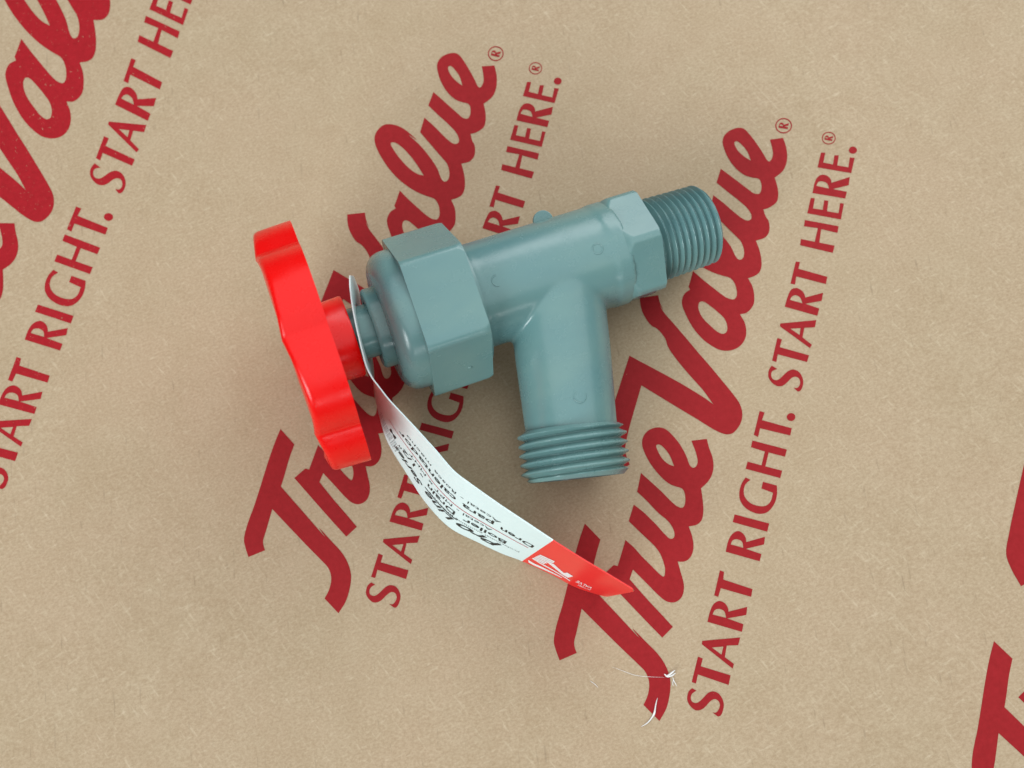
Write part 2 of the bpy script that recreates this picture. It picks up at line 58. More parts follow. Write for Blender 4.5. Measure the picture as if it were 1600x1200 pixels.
SLOGAN_MM = [[[30.96,-24.46,31.98,-25.06,31.41,-25.37,30.91,-25.74,30.63,-26.22,30.52,-26.75,30.59,-27.23,30.83,-27.64,31.25,-27.88,31.75,-27.97,32.23,-27.81,32.69,-27.51,33.19,-27.08,33.66,-26.61,34.01,-26.26,34.36,-25.9,34.75,-25.6,35.27,-25.33,35.81,-25.19,36.29,-25.23,36.77,-25.37,37.19,-25.59,37.54,-25.9,37.83,-26.28,38.07,-26.7,38.25,-27.12,38.39,-27.58,38.46,-28.03,38.46,-28.48,38.4,-28.93,38.28,-29.37,38.1,-29.92,37.86,-30.46,37.52,-30.88,37.25,-30.99,36.93,-31.04,35.59,-30.05,36.01,-30.15,36.4,-30.16,36.76,-29.94,37.05,-29.6,37.36,-29.06,37.52,-28.49,37.49,-28.02,37.33,-27.6,37.04,-27.27,36.66,-27.04,36.31,-26.99,35.96,-27.05,35.46,-27.33,35.0,-27.72,34.59,-28.13,34.21,-28.56,33.79,-28.96,33.33,-29.28,32.84,-29.52,32.25,-29.65,31.68,-29.64,31.26,-29.46,30.88,-29.19,30.55,-28.87,30.18,-28.43,29.88,-27.94,29.68,-27.42,29.64,-26.87,29.72,-26.3,29.86,-25.72,30.11,-25.18,30.51,-24.8]],[[32.67,-17.03,33.82,-17.48,33.28,-19.3,40.41,-21.41,39.84,-23.67,32.49,-21.23,31.94,-23.37,30.9,-23.04]],[[33.89,-13.26,43.2,-12.43,42.64,-14.26,39.82,-14.38,39.22,-17.12,41.36,-18.7,41.0,-19.83,33.74,-14.06],[36.17,-14.85,38.99,-14.61,38.43,-16.55]],[[35.35,-8.69,35.57,-7.93,35.78,-7.17,36.01,-6.41,36.31,-5.68,36.55,-5.17,36.84,-4.69,37.2,-4.28,37.6,-3.98,38.07,-3.75,38.53,-3.65,39.02,-3.74,39.51,-3.97,39.92,-4.28,40.32,-4.81,40.57,-5.44,40.63,-5.84,40.65,-6.25,45.31,-5.09,44.97,-7.05,40.22,-7.87,44.15,-9.25,43.7,-11.09],[36.72,-6.95,36.94,-6.39,37.24,-5.91,37.75,-5.64,38.32,-5.56,38.79,-5.65,39.24,-5.85,39.59,-6.14,39.81,-6.61,39.9,-7.18,39.99,-7.76]],[[39.0,3.81,40.01,3.45,39.73,1.57,46.84,-0.78,46.39,-2.64,39.03,-0.54,38.29,-2.65,37.29,-2.3]],[[40.65,8.43,40.85,9.15,41.03,9.88,41.24,10.6,41.51,11.29,41.8,11.86,42.14,12.39,42.55,12.85,43.0,13.19,43.52,13.46,44.02,13.57,44.48,13.45,44.93,13.18,45.31,12.84,45.64,12.34,45.85,11.76,45.91,11.29,45.92,10.81,50.65,12.11,50.3,10.2,45.71,9.14,49.52,7.82,49.0,6.04],[42.01,10.22,42.26,10.81,42.59,11.29,43.11,11.5,43.68,11.53,44.33,11.33,44.85,10.93,45.02,10.47,45.07,9.92,45.12,9.38]],[[43.36,17.75,51.88,15.42,51.28,13.38,42.78,15.82]],[[46.62,27.12,47.8,26.5,47.35,26.15,46.9,25.8,46.53,25.4,46.27,24.95,46.08,24.45,45.97,23.94,45.93,23.36,45.98,22.77,46.12,22.23,46.41,21.68,46.8,21.18,47.25,20.76,47.67,20.47,48.14,20.23,48.63,20.04,49.13,19.9,49.67,19.8,50.23,19.75,50.78,19.77,51.3,19.89,51.77,20.16,52.21,20.54,52.56,20.98,52.82,21.48,52.99,22.03,53.13,22.6,53.29,23.17,50.46,24.28,50.92,25.99,54.37,24.99,54.37,24.38,54.37,23.77,54.33,23.16,54.24,22.6,54.12,22.05,53.96,21.5,53.77,20.97,53.55,20.52,53.3,20.09,53.01,19.67,52.7,19.28,52.32,18.87,51.9,18.49,51.44,18.2,50.9,17.99,50.31,17.87,49.74,17.84,49.25,17.89,48.77,17.99,48.29,18.15,47.84,18.33,47.34,18.57,46.84,18.86,46.38,19.18,45.98,19.55,45.62,19.98,45.31,20.46,45.06,20.97,44.87,21.5,44.79,21.97,44.77,22.46,44.79,22.96,44.85,23.46,44.97,24.02,45.13,24.58,45.33,25.13,45.57,25.66,45.89,26.16,46.25,26.64]],[[48.84,36.65,57.47,34.22,56.87,32.36,52.81,33.51,51.75,29.92,55.93,28.79,55.33,26.9,46.74,29.34,47.32,31.19,50.79,30.18,51.85,33.76,48.38,34.91]],[[51.1,44.35,52.38,43.96,51.58,41.95,59.04,39.74,58.55,37.86,50.97,39.81,50.35,37.56,49.28,38.07]],[[54.93,56.39,56.31,55.47,55.6,55.24,54.99,54.92,54.72,54.44,54.61,53.89,54.68,53.33,54.92,52.86,55.36,52.56,55.89,52.46,56.41,52.63,56.91,52.96,57.44,53.45,57.96,53.98,58.37,54.34,58.8,54.7,59.26,54.99,59.75,55.21,60.27,55.31,60.97,55.17,61.6,54.83,61.96,54.47,62.27,54.02,62.5,53.53,62.66,53.04,62.75,52.52,62.77,51.99,62.72,51.47,62.6,50.95,62.42,50.46,62.14,49.92,61.74,49.5,61.45,49.42,61.12,49.4,60.2,50.44,60.65,50.35,61.06,50.35,61.43,50.6,61.72,50.98,61.92,51.48,61.98,52.0,61.87,52.56,61.6,53.03,61.28,53.27,60.88,53.37,60.37,53.29,59.88,53.05,59.42,52.68,59.0,52.22,58.56,51.79,58.06,51.36,57.53,51.03,56.91,50.85,56.28,50.84,55.77,51.02,55.28,51.33,54.85,51.7,54.48,52.12,54.17,52.61,53.95,53.13,53.85,53.76,53.9,54.41,54.04,55.01,54.29,55.57,54.59,55.99]],[[56.82,63.86,57.99,63.45,57.29,61.37,64.72,59.05,64.1,57.25,56.68,59.42,56.18,57.36,55.09,57.76]],[[57.85,67.83,67.27,68.6,66.76,66.63,64.02,66.54,63.35,63.93,65.65,61.89,65.09,60.99,57.68,67.04],[60.38,66.34,63.01,66.48,62.64,64.6]],[[59.26,72.43,59.51,73.2,59.76,73.97,60.02,74.73,60.33,75.48,60.6,76.11,60.91,76.72,61.32,77.2,61.93,77.5,62.6,77.58,63.08,77.45,63.54,77.2,63.94,76.88,64.34,76.39,64.63,75.8,64.74,75.34,64.82,74.87,69.55,76.12,69.01,73.86,64.7,73.14,68.24,71.75,67.6,69.78],[60.76,74.27,61.01,74.77,61.32,75.19,61.81,75.48,62.35,75.58,62.94,75.34,63.44,74.89,63.67,74.41,63.82,73.85,63.96,73.28]],[[62.95,84.98,64.08,84.82,63.5,82.94,70.99,80.51,70.42,78.51,62.81,80.79,62.36,78.52,61.17,78.81]],[[66.13,96.74,74.93,94.75,74.53,92.83,70.29,94.02,69.52,90.2,73.51,89.24,72.86,87.22,64.39,89.57,64.71,91.34,68.31,90.45,69.42,94.32,65.76,94.95]],[[68.1,103.08,69.17,102.92,68.53,100.01,71.06,99.53,71.64,102.3,72.73,102.08,72.18,99.09,75.2,98.47,75.8,101.37,76.81,101.2,75.7,96.66,66.9,98.66]],[[68.65,104.47,68.86,105.31,69.06,106.17,69.28,107.01,69.58,107.81,69.95,108.57,70.45,109.2,71.02,109.57,71.64,109.74,72.37,109.62,73.03,109.28,73.48,108.83,73.81,108.27,73.89,107.79,73.92,107.28,78.92,108.85,78.49,106.47,74.17,105.45,77.83,104.58,77.3,102.64],[69.82,106.54,70.11,107.16,70.47,107.65,70.96,107.8,71.51,107.77,72.19,107.57,72.75,107.17,73.01,106.45,73.16,105.62]],[[71.71,116.21,72.87,116.18,72.15,113.26,74.69,112.63,75.27,115.31,76.44,115.28,75.83,112.31,78.75,111.67,79.36,114.58,80.63,114.37,79.39,109.96,70.5,111.89]],[[60.16,42.67,60.12,42.44,60.02,42.22,59.88,42.02,59.69,41.86,59.47,41.74,59.23,41.66,58.98,41.64,58.74,41.67,58.51,41.75,58.31,41.87,58.14,42.04,58.02,42.24,57.95,42.46,57.94,42.69,57.98,42.92,58.08,43.14,58.22,43.34,58.41,43.5,58.63,43.62,58.87,43.7,59.12,43.72,59.36,43.69,59.59,43.61,59.79,43.49,59.96,43.32,60.08,43.12,60.15,42.9]],[[81.45,116.66,81.4,116.42,81.3,116.2,81.16,116.0,80.97,115.84,80.75,115.72,80.51,115.64,80.26,115.62,80.02,115.66,79.79,115.74,79.6,115.87,79.43,116.05,79.32,116.25,79.25,116.48,79.24,116.72,79.29,116.95,79.39,117.17,79.53,117.37,79.72,117.54,79.94,117.66,80.18,117.73,80.43,117.75,80.67,117.72,80.9,117.63,81.1,117.5,81.26,117.32,81.37,117.12,81.44,116.89]]]
REG_MM = [[[64.39,124.47,64.3,123.95,64.1,123.47,63.8,123.04,63.42,122.69,62.97,122.43,62.48,122.27,61.98,122.23,61.48,122.3,61.01,122.48,60.59,122.77,60.26,123.14,60.01,123.59,59.87,124.08,59.85,124.6,59.93,125.11,60.13,125.59,60.43,126.02,60.81,126.38,61.26,126.64,61.75,126.8,62.26,126.84,62.76,126.77,63.23,126.58,63.65,126.3,63.98,125.92,64.23,125.47,64.36,124.98],[64.09,124.47,64.01,124.03,63.84,123.62,63.58,123.25,63.25,122.95,62.86,122.72,62.44,122.59,62.0,122.55,61.56,122.61,61.15,122.77,60.79,123.02,60.5,123.34,60.29,123.72,60.16,124.15,60.14,124.59,60.22,125.03,60.39,125.44,60.65,125.81,60.98,126.12,61.37,126.34,61.8,126.48,62.24,126.52,62.68,126.45,63.09,126.29,63.45,126.05,63.74,125.72,63.95,125.34,64.07,124.92]],[[60.67,124.0,60.73,124.25,60.79,124.5,60.85,124.74,60.93,124.97,61.04,125.19,61.18,125.37,61.34,125.48,61.52,125.52,61.72,125.49,61.91,125.39,62.04,125.26,62.14,125.1,62.16,124.96,62.17,124.81,63.6,125.26,63.48,124.57,62.25,124.28,63.3,124.03,63.15,123.46],[61.0,124.6,61.09,124.78,61.19,124.92,61.33,124.97,61.48,124.96,61.68,124.9,61.84,124.78,61.92,124.57,61.96,124.33]],[[75.96,120.38,75.89,119.96,75.72,119.57,75.47,119.21,75.15,118.92,74.78,118.71,74.38,118.58,73.96,118.54,73.55,118.6,73.16,118.75,72.82,118.99,72.55,119.29,72.35,119.66,72.24,120.07,72.22,120.49,72.3,120.91,72.47,121.31,72.71,121.66,73.03,121.96,73.4,122.17,73.81,122.3,74.23,122.34,74.64,122.28,75.03,122.13,75.37,121.89,75.64,121.58,75.84,121.21,75.95,120.81],[75.72,120.39,75.65,120.03,75.51,119.69,75.29,119.39,75.02,119.13,74.69,118.95,74.34,118.84,73.98,118.81,73.62,118.86,73.28,118.99,72.99,119.19,72.75,119.46,72.58,119.77,72.48,120.12,72.47,120.48,72.53,120.84,72.68,121.19,72.89,121.49,73.17,121.74,73.49,121.93,73.84,122.04,74.21,122.07,74.57,122.02,74.91,121.89,75.2,121.68,75.44,121.42,75.61,121.1,75.71,120.75]],[[72.9,120.0,72.95,120.2,73.0,120.41,73.05,120.61,73.12,120.8,73.21,120.98,73.33,121.13,73.46,121.21,73.61,121.25,73.78,121.22,73.93,121.14,74.04,121.04,74.11,120.9,74.13,120.79,74.14,120.67,75.32,121.04,75.22,120.47,74.2,120.23,75.06,120.02,74.94,119.56],[73.18,120.5,73.25,120.64,73.33,120.76,73.45,120.79,73.57,120.79,73.73,120.74,73.87,120.64,73.93,120.47,73.96,120.27]]]
REPEAT = {"A": {"logo": [[0.9804689, 0.01286617, -80.27659], [-0.009201097, 0.993775, 25.266], [0.000394272, -0.00025713, 1.0]], "slogan": [[1.011538, 0.001131272, -81.59869], [0.00733794, 0.9908424, 24.92551], [0.0004857865, -0.0002835433, 1.0]]}, "C": {"logo": [[0.7619918, 0.3078261, -198.4019], [0.1165159, 0.9310428, 64.21003], [0.00301959, -0.0023325, 1.0]], "slogan": [[0.9455636, 0.1190418, -203.1609], [0.1024903, 1.119123, 59.93178], [0.002934729, -0.001360995, 1.0]]}, "D": {"logo": [[0.9999696, 1.270334e-05, 98.83606], [1.33032e-05, 0.9999961, -28.73274], [-2.700998e-07, 1.270185e-07, 1.0]], "slogan": [[0.9994669, 0.000137626, 98.84417], [-0.0001271806, 0.9999289, -28.7239], [-2.500452e-06, 8.366787e-07, 1.0]]}}
TAG_TOP = [[-48.45, 69.41, 40.35], [-48.26, 66.54, 39.75], [-47.94, 63.08, 38.6], [-47.34, 59.51, 37.75], [-46.49, 55.83, 37.3], [-45.63, 52.22, 36.6], [-44.78, 49.0, 35.55], [-43.64, 46.65, 34.6], [-41.99, 44.45, 33.6], [-40.0, 41.9, 32.0], [-37.04, 38.76, 29.7], [-34.17, 35.72, 27.5], [-29.89, 31.04, 25.2], [-25.82, 26.41, 23.4], [-21.78, 23.31, 22.6], [-14.95, 18.45, 23.1], [-8.68, 14.26, 23.45], [-2.5, 10.14, 23.6], [3.46, 6.35, 24.2], [9.2, 2.91, 24.25], [15.99, -1.19, 24.6]]
TAG_BOT = [[-52.94, 77.17, 17.0], [-51.71, 73.54, 16.0], [-51.49, 70.44, 15.0], [-50.82, 66.47, 14.0], [-49.83, 61.9, 13.3], [-48.79, 58.04, 12.5], [-48.31, 54.75, 11.5], [-48.24, 51.45, 10.5], [-47.9, 47.47, 9.5], [-46.98, 42.91, 8.0], [-45.85, 38.36, 6.3], [-44.06, 34.28, 4.6], [-40.25, 28.2, 2.6], [-35.69, 21.24, 1.0], [-29.35, 14.71, 0.4], [-21.74, 10.8, 0.3], [-15.83, 8.05, 0.3], [-10.61, 6.12, 0.3], [-2.85, 2.61, 0.3], [2.92, -0.39, 0.3], [10.25, -2.74, 0.3]]
TUFTS = [([([[24.24, -21.14, 0.2], [24.92, -21.69, 0.3], [25.72, -21.79, 0.4]], 0.22), ([[24.57, -21.81, 0.2], [25.71, -21.08, 0.7], [26.87, -20.14, 1.1]], 0.28), ([[24.81, -21.59, 0.2], [25.95, -21.55, 0.5], [27.01, -20.85, 0.7]], 0.22), ([[26.21, -21.8, 0.2], [26.63, -22.92, 0.3], [27.3, -24.06, 0.15]], 0.1), ([[26.55, -22.03, 0.2], [26.26, -23.37, 0.3], [26.37, -23.95, 0.15]], 0.1)], 'small curled tuft of white paper fibre at the foot of a large red T'), ([([[22.43, -26.78, 0.1], [22.02, -28.12, 0.2], [21.6, -29.88, 0.4], [20.97, -31.22, 0.4], [19.78, -32.57, 0.3], [18.26, -33.49, 0.1]], 0.22), ([[22.01, -28.8, 0.1], [21.58, -30.32, 0.4], [21.22, -31.35, 0.2]], 0.22)], 'long thin white torn paper sliver across the bottom tip of the large red T'), ([([[11.48, -19.5, 0.08], [14.28, -20.51, 0.1], [17.32, -21.52, 0.1], [20.6, -21.84, 0.08], [24.35, -21.94, 0.08]], 0.05)], 'hair thin pale fibre lying level across the lower stroke of the red T'), ([([[5.98, -22.82, 0.08], [7.15, -23.61, 0.1], [8.07, -24.51, 0.08]], 0.07)], 'short pale fibre on bare brown paper left of the red T')]
VALLEY = 11.0
TABA = -72.0

# ---------------------------------------------------------------- helpers
def obj(name, verts, faces, mat, parent=None, smooth=True, scale=MM):
    me = bpy.data.meshes.new(name)
    me.from_pydata([tuple(c * scale for c in v) for v in verts], [], faces)
    me.update()
    if smooth:
        me.polygons.foreach_set('use_smooth', [True] * len(me.polygons))
    me.materials.append(mat)
    o = bpy.data.objects.new(name, me)
    C.objects.link(o)
    if parent is not None:
        o.parent = parent
        o.matrix_parent_inverse = Matrix.Identity(4)
    return o

def from_bm(name, bm, mat, parent=None, smooth=True):
    me = bpy.data.meshes.new(name)
    bm.to_mesh(me); bm.free()
    if smooth:
        me.polygons.foreach_set('use_smooth', [True] * len(me.polygons))
    me.materials.append(mat)
    o = bpy.data.objects.new(name, me)
    C.objects.link(o)
    if parent is not None:
        o.parent = parent
    return o

def bake(o):
    """apply an object's modifiers"""
    dg = bpy.context.evaluated_depsgraph_get()
    dg.update()
    me = bpy.data.meshes.new_from_object(o.evaluated_get(dg))
    old = o.data
    o.modifiers.clear()
    o.data = me
    bpy.data.meshes.remove(old)
    return o

def sharp_by_angle(o, deg):
    me = o.data
    bm = bmesh.new(); bm.from_mesh(me)
    for e in bm.edges:
        if len(e.link_faces) == 2:
            e.smooth = e.calc_face_angle(0) < math.radians(deg)
    bm.to_mesh(me); bm.free()

# ---------------------------------------------------------------- materials
def new_mat(name):
    m = bpy.data.materials.new(name); m.use_nodes = True
    nt = m.node_tree
    return m, nt, nt.nodes['Principled BSDF']

def N(nt, typ, **kw):
    n = nt.nodes.new(typ)
    for k, v in kw.items():
        if k in n.inputs: n.inputs[k].default_value = v
        else: setattr(n, k, v)
    return n

def noise(nt, vec, scale, detail=3, rough=0.55):
    n = N(nt, 'ShaderNodeTexNoise')
    n.inputs['Scale'].default_value = scale
    n.inputs['Detail'].default_value = detail
    n.inputs['Roughness'].default_value = rough
    nt.links.new(vec, n.inputs['Vector'])
    return n.outputs['Fac']

def mapped(nt, rot=0.0, sc=(1, 1, 1), loc=(0, 0, 0)):
    tc = N(nt, 'ShaderNodeTexCoord')
    mp = N(nt, 'ShaderNodeMapping')
    mp.inputs['Rotation'].default_value = (0, 0, rot)
    mp.vector_type = 'TEXTURE'          # turn first, stretch after
    mp.inputs['Scale'].default_value = tuple(1.0 / s for s in sc)
    mp.inputs['Location'].default_value = loc
    nt.links.new(tc.outputs['Object'], mp.inputs['Vector'])
    return mp.outputs['Vector']

def ramp(nt, fac, stops):
    r = N(nt, 'ShaderNodeValToRGB')
    el = r.color_ramp.elements
    while len(el) < len(stops): el.new(0.5)
    for e, (p, c) in zip(el, stops):
        e.position = p
        e.color = (c, c, c, 1) if not isinstance(c, (tuple, list)) else (*c, 1)
    nt.links.new(fac, r.inputs['Fac'])
    return r.outputs['Color']

def mixc(nt, fac, a, b, mode='MIX'):
    n = N(nt, 'ShaderNodeMix', data_type='RGBA', blend_type=mode)
    for s, v in ((n.inputs[0], fac), (n.inputs[6], a), (n.inputs[7], b)):
        if isinstance(v, (int, float)): s.default_value = v
        elif isinstance(v, tuple): s.default_value = (*v, 1)
        else: nt.links.new(v, s)
    return n.outputs[2]

def math_n(nt, op, a, b=0.0):
    n = N(nt, 'ShaderNodeMath', operation=op)
    for s, v in ((n.inputs[0], a), (n.inputs[1], b)):
        if isinstance(v, (int, float)): s.default_value = v
        else: nt.links.new(v, s)
    return n.outputs[0]

def kraft_color(nt):
    """mottled brown kraft with pale and dark fibres; returns colour, height"""
    base = noise(nt, mapped(nt), 90, 4, 0.6)
    fine = noise(nt, mapped(nt, 0.3, (1.0, 1.35, 1)), 1250, 5, 0.8)
    f1 = noise(nt, mapped(nt, 0.5, (0.24, 1, 1)), 1250, 2, 0.5)
    f2 = noise(nt, mapped(nt, -0.9, (0.16, 1, 1), (3, 1, 0)), 1300, 2, 0.5)
    f3 = noise(nt, mapped(nt, 1.7, (0.14, 1, 1), (7, 2, 0)), 1100, 2, 0.5)
    col = ramp(nt, base, [(0.30, (0.418, 0.304, 0.184)), (0.70, (0.468, 0.357, 0.230))])
    tint = noise(nt, mapped(nt, 0.8, (1, 1, 1), (2, 5, 0)), 34, 3, 0.6)
    col = mixc(nt, ramp(nt, tint, [(0.35, 0.0), (0.68, 0.55)]), col, (0.480, 0.345, 0.226))
    col = mixc(nt, ramp(nt, fine, [(0.28, 0.0), (0.72, 1.0)]), mixc(nt, 0.95, col, (0.74, 0.71, 0.66), 'MULTIPLY'), mixc(nt, 0.36, col, (0.62, 0.53, 0.39)))
    col = mixc(nt, ramp(nt, f1, [(0.62, 0.0), (0.80, 0.26)]), col, (0.72, 0.63, 0.47))
    col = mixc(nt, ramp(nt, f2, [(0.62, 0.0), (0.80, 0.26)]), col, (0.74, 0.65, 0.48))
    col = mixc(nt, ramp(nt, f3, [(0.66, 0.0), (0.80, 0.35)]), col, (0.17, 0.115, 0.065))
    h = math_n(nt, 'ADD', math_n(nt, 'MULTIPLY', fine, 0.6), math_n(nt, 'ADD', math_n(nt, 'MULTIPLY', f1, 0.4), math_n(nt, 'MULTIPLY', f2, 0.4)))
    return col, h

def add_bump(nt, bsdf, h, dist, strength=1.0):
    b = N(nt, 'ShaderNodeBump')
    b.inputs['Distance'].default_value = dist
    b.inputs['Strength'].default_value = strength
    nt.links.new(h, b.inputs['Height'])
    nt.links.new(b.outputs['Normal'], bsdf.inputs['Normal'])

def kraft_material():
    m, nt, b = new_mat('kraft_paper')
    col, h = kraft_color(nt)
    nt.links.new(col, b.inputs['Base Color'])
    b.inputs['Roughness'].default_value = 0.66
    b.inputs['Specular IOR Level'].default_value = 0.22
    add_bump(nt, b, h, 0.00007, 0.8)
    return m

def ink_material(name, rgb, dark, wear):
    m, nt, b = new_mat(name)
    col, h = kraft_color(nt)
    fine = noise(nt, mapped(nt, 0.2), 700, 5, 0.7)
    mid = noise(nt, mapped(nt, 1.0), 60, 3, 0.6)
    ink = mixc(nt, ramp(nt, fine, [(0.3, 0.0), (0.7, 1.0)]), dark, rgb)
    ink = mixc(nt, math_n(nt, 'MULTIPLY', mid, 0.25), ink, tuple(c * 1.25 for c in rgb))
    speck = noise(nt, mapped(nt, 0.7, (1, 0.6, 1), (1, 5, 0)), 1500, 4, 0.7)
    w = ramp(nt, speck, [(wear, 0.0), (wear + 0.06, 0.75)])
    nt.links.new(mixc(nt, w, mixc(nt, 0.015, ink, col), col), b.inputs['Base Color'])
    b.inputs['Roughness'].default_value = 0.52
    b.inputs['Specular IOR Level'].default_value = 0.10
    add_bump(nt, b, h, 0.00005, 0.8)
    return m

def plastic_material(name, rgb, alt, rough, bump, sss=0.0, spec=0.5):
    m, nt, b = new_mat(name)
    n1 = noise(nt, mapped(nt, 0.35, (0.6, 1.6, 1)), 42, 3, 0.55)
    nt.links.new(mixc(nt, ramp(nt, n1, [(0.35, 0.0), (0.7, 1.0)]), rgb, alt), b.inputs['Base Color'])
    n2 = noise(nt, mapped(nt, 1.1), 180, 4, 0.65)
    r = N(nt, 'ShaderNodeMapRange')
    nt.links.new(n2, r.inputs[0])
    r.inputs[1].default_value = 0.3; r.inputs[2].default_value = 0.7
    r.inputs[3].default_value = rough - 0.05; r.inputs[4].default_value = rough + 0.07
    nt.links.new(r.outputs[0], b.inputs['Roughness'])
    b.inputs['Specular IOR Level'].default_value = spec
    if sss:
        b.inputs['Subsurface Weight'].default_value = sss
        b.inputs['Subsurface Radius'].default_value = (0.6, 0.8, 1.0)
        b.inputs['Subsurface Scale'].default_value = 0.0012
    h = math_n(nt, 'ADD', noise(nt, mapped(nt, 0.2), 130, 3, 0.5), math_n(nt, 'MULTIPLY', noise(nt, mapped(nt, 0.9), 900, 3, 0.6), 0.12))
    add_bump(nt, b, h, bump, 1.0)
    return m

M_KRAFT = kraft_material()
M_INK = ink_material('red_ink', (0.325, 0.012, 0.018), (0.255, 0.008, 0.012), 0.715)
M_INKWORN = ink_material('worn_red_ink', (0.370, 0.010, 0.019), (0.285, 0.007, 0.013), 0.645)
M_GREY = plastic_material('grey_acetal', (0.118, 0.243, 0.250), (0.160, 0.286, 0.270), 0.24, 0.00007, 0.08, 0.55)
M_RED = plastic_material('red_plastic', (0.80, 0.0035, 0.0030), (0.84, 0.005, 0.004), 0.27, 0.00016, 0.06, 0.38)

def simple_material(name, rgb, rough=0.5, bumpscale=0, bump=0.0, trans=0.0):
    m, nt, b = new_mat(name)
    if bumpscale:
        n = noise(nt, mapped(nt), bumpscale, 4, 0.6)
        nt.links.new(mixc(nt, n, tuple(c * 0.96 for c in rgb), tuple(min(1, c * 1.04) for c in rgb)), b.inputs['Base Color'])
        add_bump(nt, b, n, bump)
    else:
        b.inputs['Base Color'].default_value = (*rgb, 1)
    b.inputs['Roughness'].default_value = rough
    b.inputs['Transmission Weight'].default_value = trans
    return m

M_CARD = simple_material('white_card', (0.72, 0.88, 0.88), 0.35, 300, 0.00003)
M_CARDRED = simple_material('printed_red', (0.86, 0.035, 0.030), 0.30, 300, 0.00003)
M_BLACK = simple_material('black_print', (0.012, 0.018, 0.02), 0.4)
M_THINRED = simple_material('thin_red_print', (0.55, 0.10, 0.12), 0.4)
M_WHITE = simple_material('white_print', (0.85, 0.85, 0.85), 0.4)
M_FIBRE = simple_material('torn_white_fibre', (0.85, 0.86, 0.84), 0.7)
M_BRASS = simple_material('screw_steel', (0.55, 0.55, 0.55), 0.35)

# ---------------------------------------------------------------- paper surface
def height(x, y):
    """gentle waves of the paper, mm, fading out under the valve"""
    d = math.hypot(x + 12, y - 62)
    k = min(1.0, max(0.0, (d - 70) / 70.0)); k = k * k * (3 - 2 * k)
    h = 0.85 * math.sin((0.30 * x + 0.95 * y) / 17.0 + 0.8) * math.exp(-((y - 150) / 60.0) ** 2)
    h += 0.50 * math.sin((0.9 * x - 0.4 * y) / 26.0 + 1.9)
    h += 0.26 * math.sin((0.5 * x + 0.86 * y) / 11.0) * math.sin(x / 31.0 + 0.4)
    return h * k

def paper():
    xs = np.arange(-330, 331, 5.0); ys = np.arange(-200, 451, 5.0)
    V = [(x, y, height(x, y)) for y in ys for x in xs]
    nx = len(xs); F = []
    for j in range(len(ys) - 1):
        for i in range(nx - 1):
            a = j * nx + i
            F.append((a, a + 1, a + nx + 1, a + nx))
    o = obj('paper_surface', V, F, M_KRAFT)
    o['kind'] = 'structure'
    return o

PAPER = paper()

def glyph_mesh(groups, warp, lift, grid=5.0):
    """flat print: each group is an outer contour with holes; sliced on the
    paper's grid and laid on its waves"""
    bm = bmesh.new()
    for g in groups:
        cu = bpy.data.curves.new('tmp', 'CURVE'); cu.dimensions = '2D'; cu.fill_mode = 'BOTH'
        for c in g:
            pts = [warp(c[i], c[i + 1]) for i in range(0, len(c), 2)]
            sp = cu.splines.new('POLY'); sp.points.add(len(pts) - 1)
            for p, q in zip(sp.points, pts): p.co = (q[0], q[1], 0, 1)
            sp.use_cyclic_u = True
        o = bpy.data.objects.new('tmp', cu)
        C.objects.link(o)
        dg = bpy.context.evaluated_depsgraph_get(); dg.update()
        me = bpy.data.meshes.new_from_object(o.evaluated_get(dg))
        bm.from_mesh(me)
        bpy.data.objects.remove(o); bpy.data.curves.remove(cu); bpy.data.meshes.remove(me)
    if not bm.verts: return bm
    x0 = min(v.co.x for v in bm.verts); x1 = max(v.co.x for v in bm.verts)
    y0 = min(v.co.y for v in bm.verts); y1 = max(v.co.y for v in bm.verts)
    k = math.ceil(x0 / grid)
    while k * grid < x1:
        bmesh.ops.bisect_plane(bm, geom=bm.verts[:] + bm.edges[:] + bm.faces[:], plane_co=(k * grid, 0, 0), plane_no=(1, 0, 0)); k += 1
    k = math.ceil(y0 / grid)
    while k * grid < y1:
        bmesh.ops.bisect_plane(bm, geom=bm.verts[:] + bm.edges[:] + bm.faces[:], plane_co=(0, k * grid, 0), plane_no=(0, 1, 0)); k += 1
    for f in bm.faces:
        f.normal_update()
        if f.normal.z < 0: f.normal_flip()
    for v in bm.verts:
        v.co = Vector((v.co.x, v.co.y, height(v.co.x, v.co.y) + lift)) * MM
    return bm

def hom(H):
    def f(x, y):
        w = H[2][0] * x + H[2][1] * y + H[2][2]
        return ((H[0][0] * x + H[0][1] * y + H[0][2]) / w, (H[1][0] * x + H[1][1] * y + H[1][2]) / w)
    return f

ident = lambda x, y: (x, y)
for key in ('B', 'A', 'C', 'D'):
    wl = hom(REPEAT[key]['logo']) if key != 'B' else ident
    ws = hom(REPEAT[key]['slogan']) if key != 'B' else ident
    mat = M_INKWORN if key == 'C' else M_INK
    from_bm('logo_print', glyph_mesh(LOGO_MM, wl, 0.07), mat, PAPER, False)
    from_bm('slogan_print', glyph_mesh(SLOGAN_MM, ws, 0.07), mat, PAPER, False)
    if key in 'AB':
        n = len(REG_MM) // 2
        for gs, w in ((REG_MM[:n], wl), (REG_MM[n:], ws)):
            from_bm('registered_mark', glyph_mesh(gs, w, 0.07), mat, PAPER, False)

# ---------------------------------------------------------------- valve frame
W0 = Vector((-59.368, 55.130, 28.986))
AX = Vector((0.92040522, 0.35002956, -0.17416524)).normalized()
UP = (Vector((0, 0, 1)) - AX * AX.z).normalized()        # level-top reference
SIDE = AX.cross(UP).normalized()                         # towards +y or -y
OB = W0 + AX * 62.567
BD = Vector((0.09826971, -0.99038993, -0.09731833)).normalized()
BU = (Vector((0, 0, 1)) - BD * BD.z).normalized()
BS = BD.cross(BU).normalized()

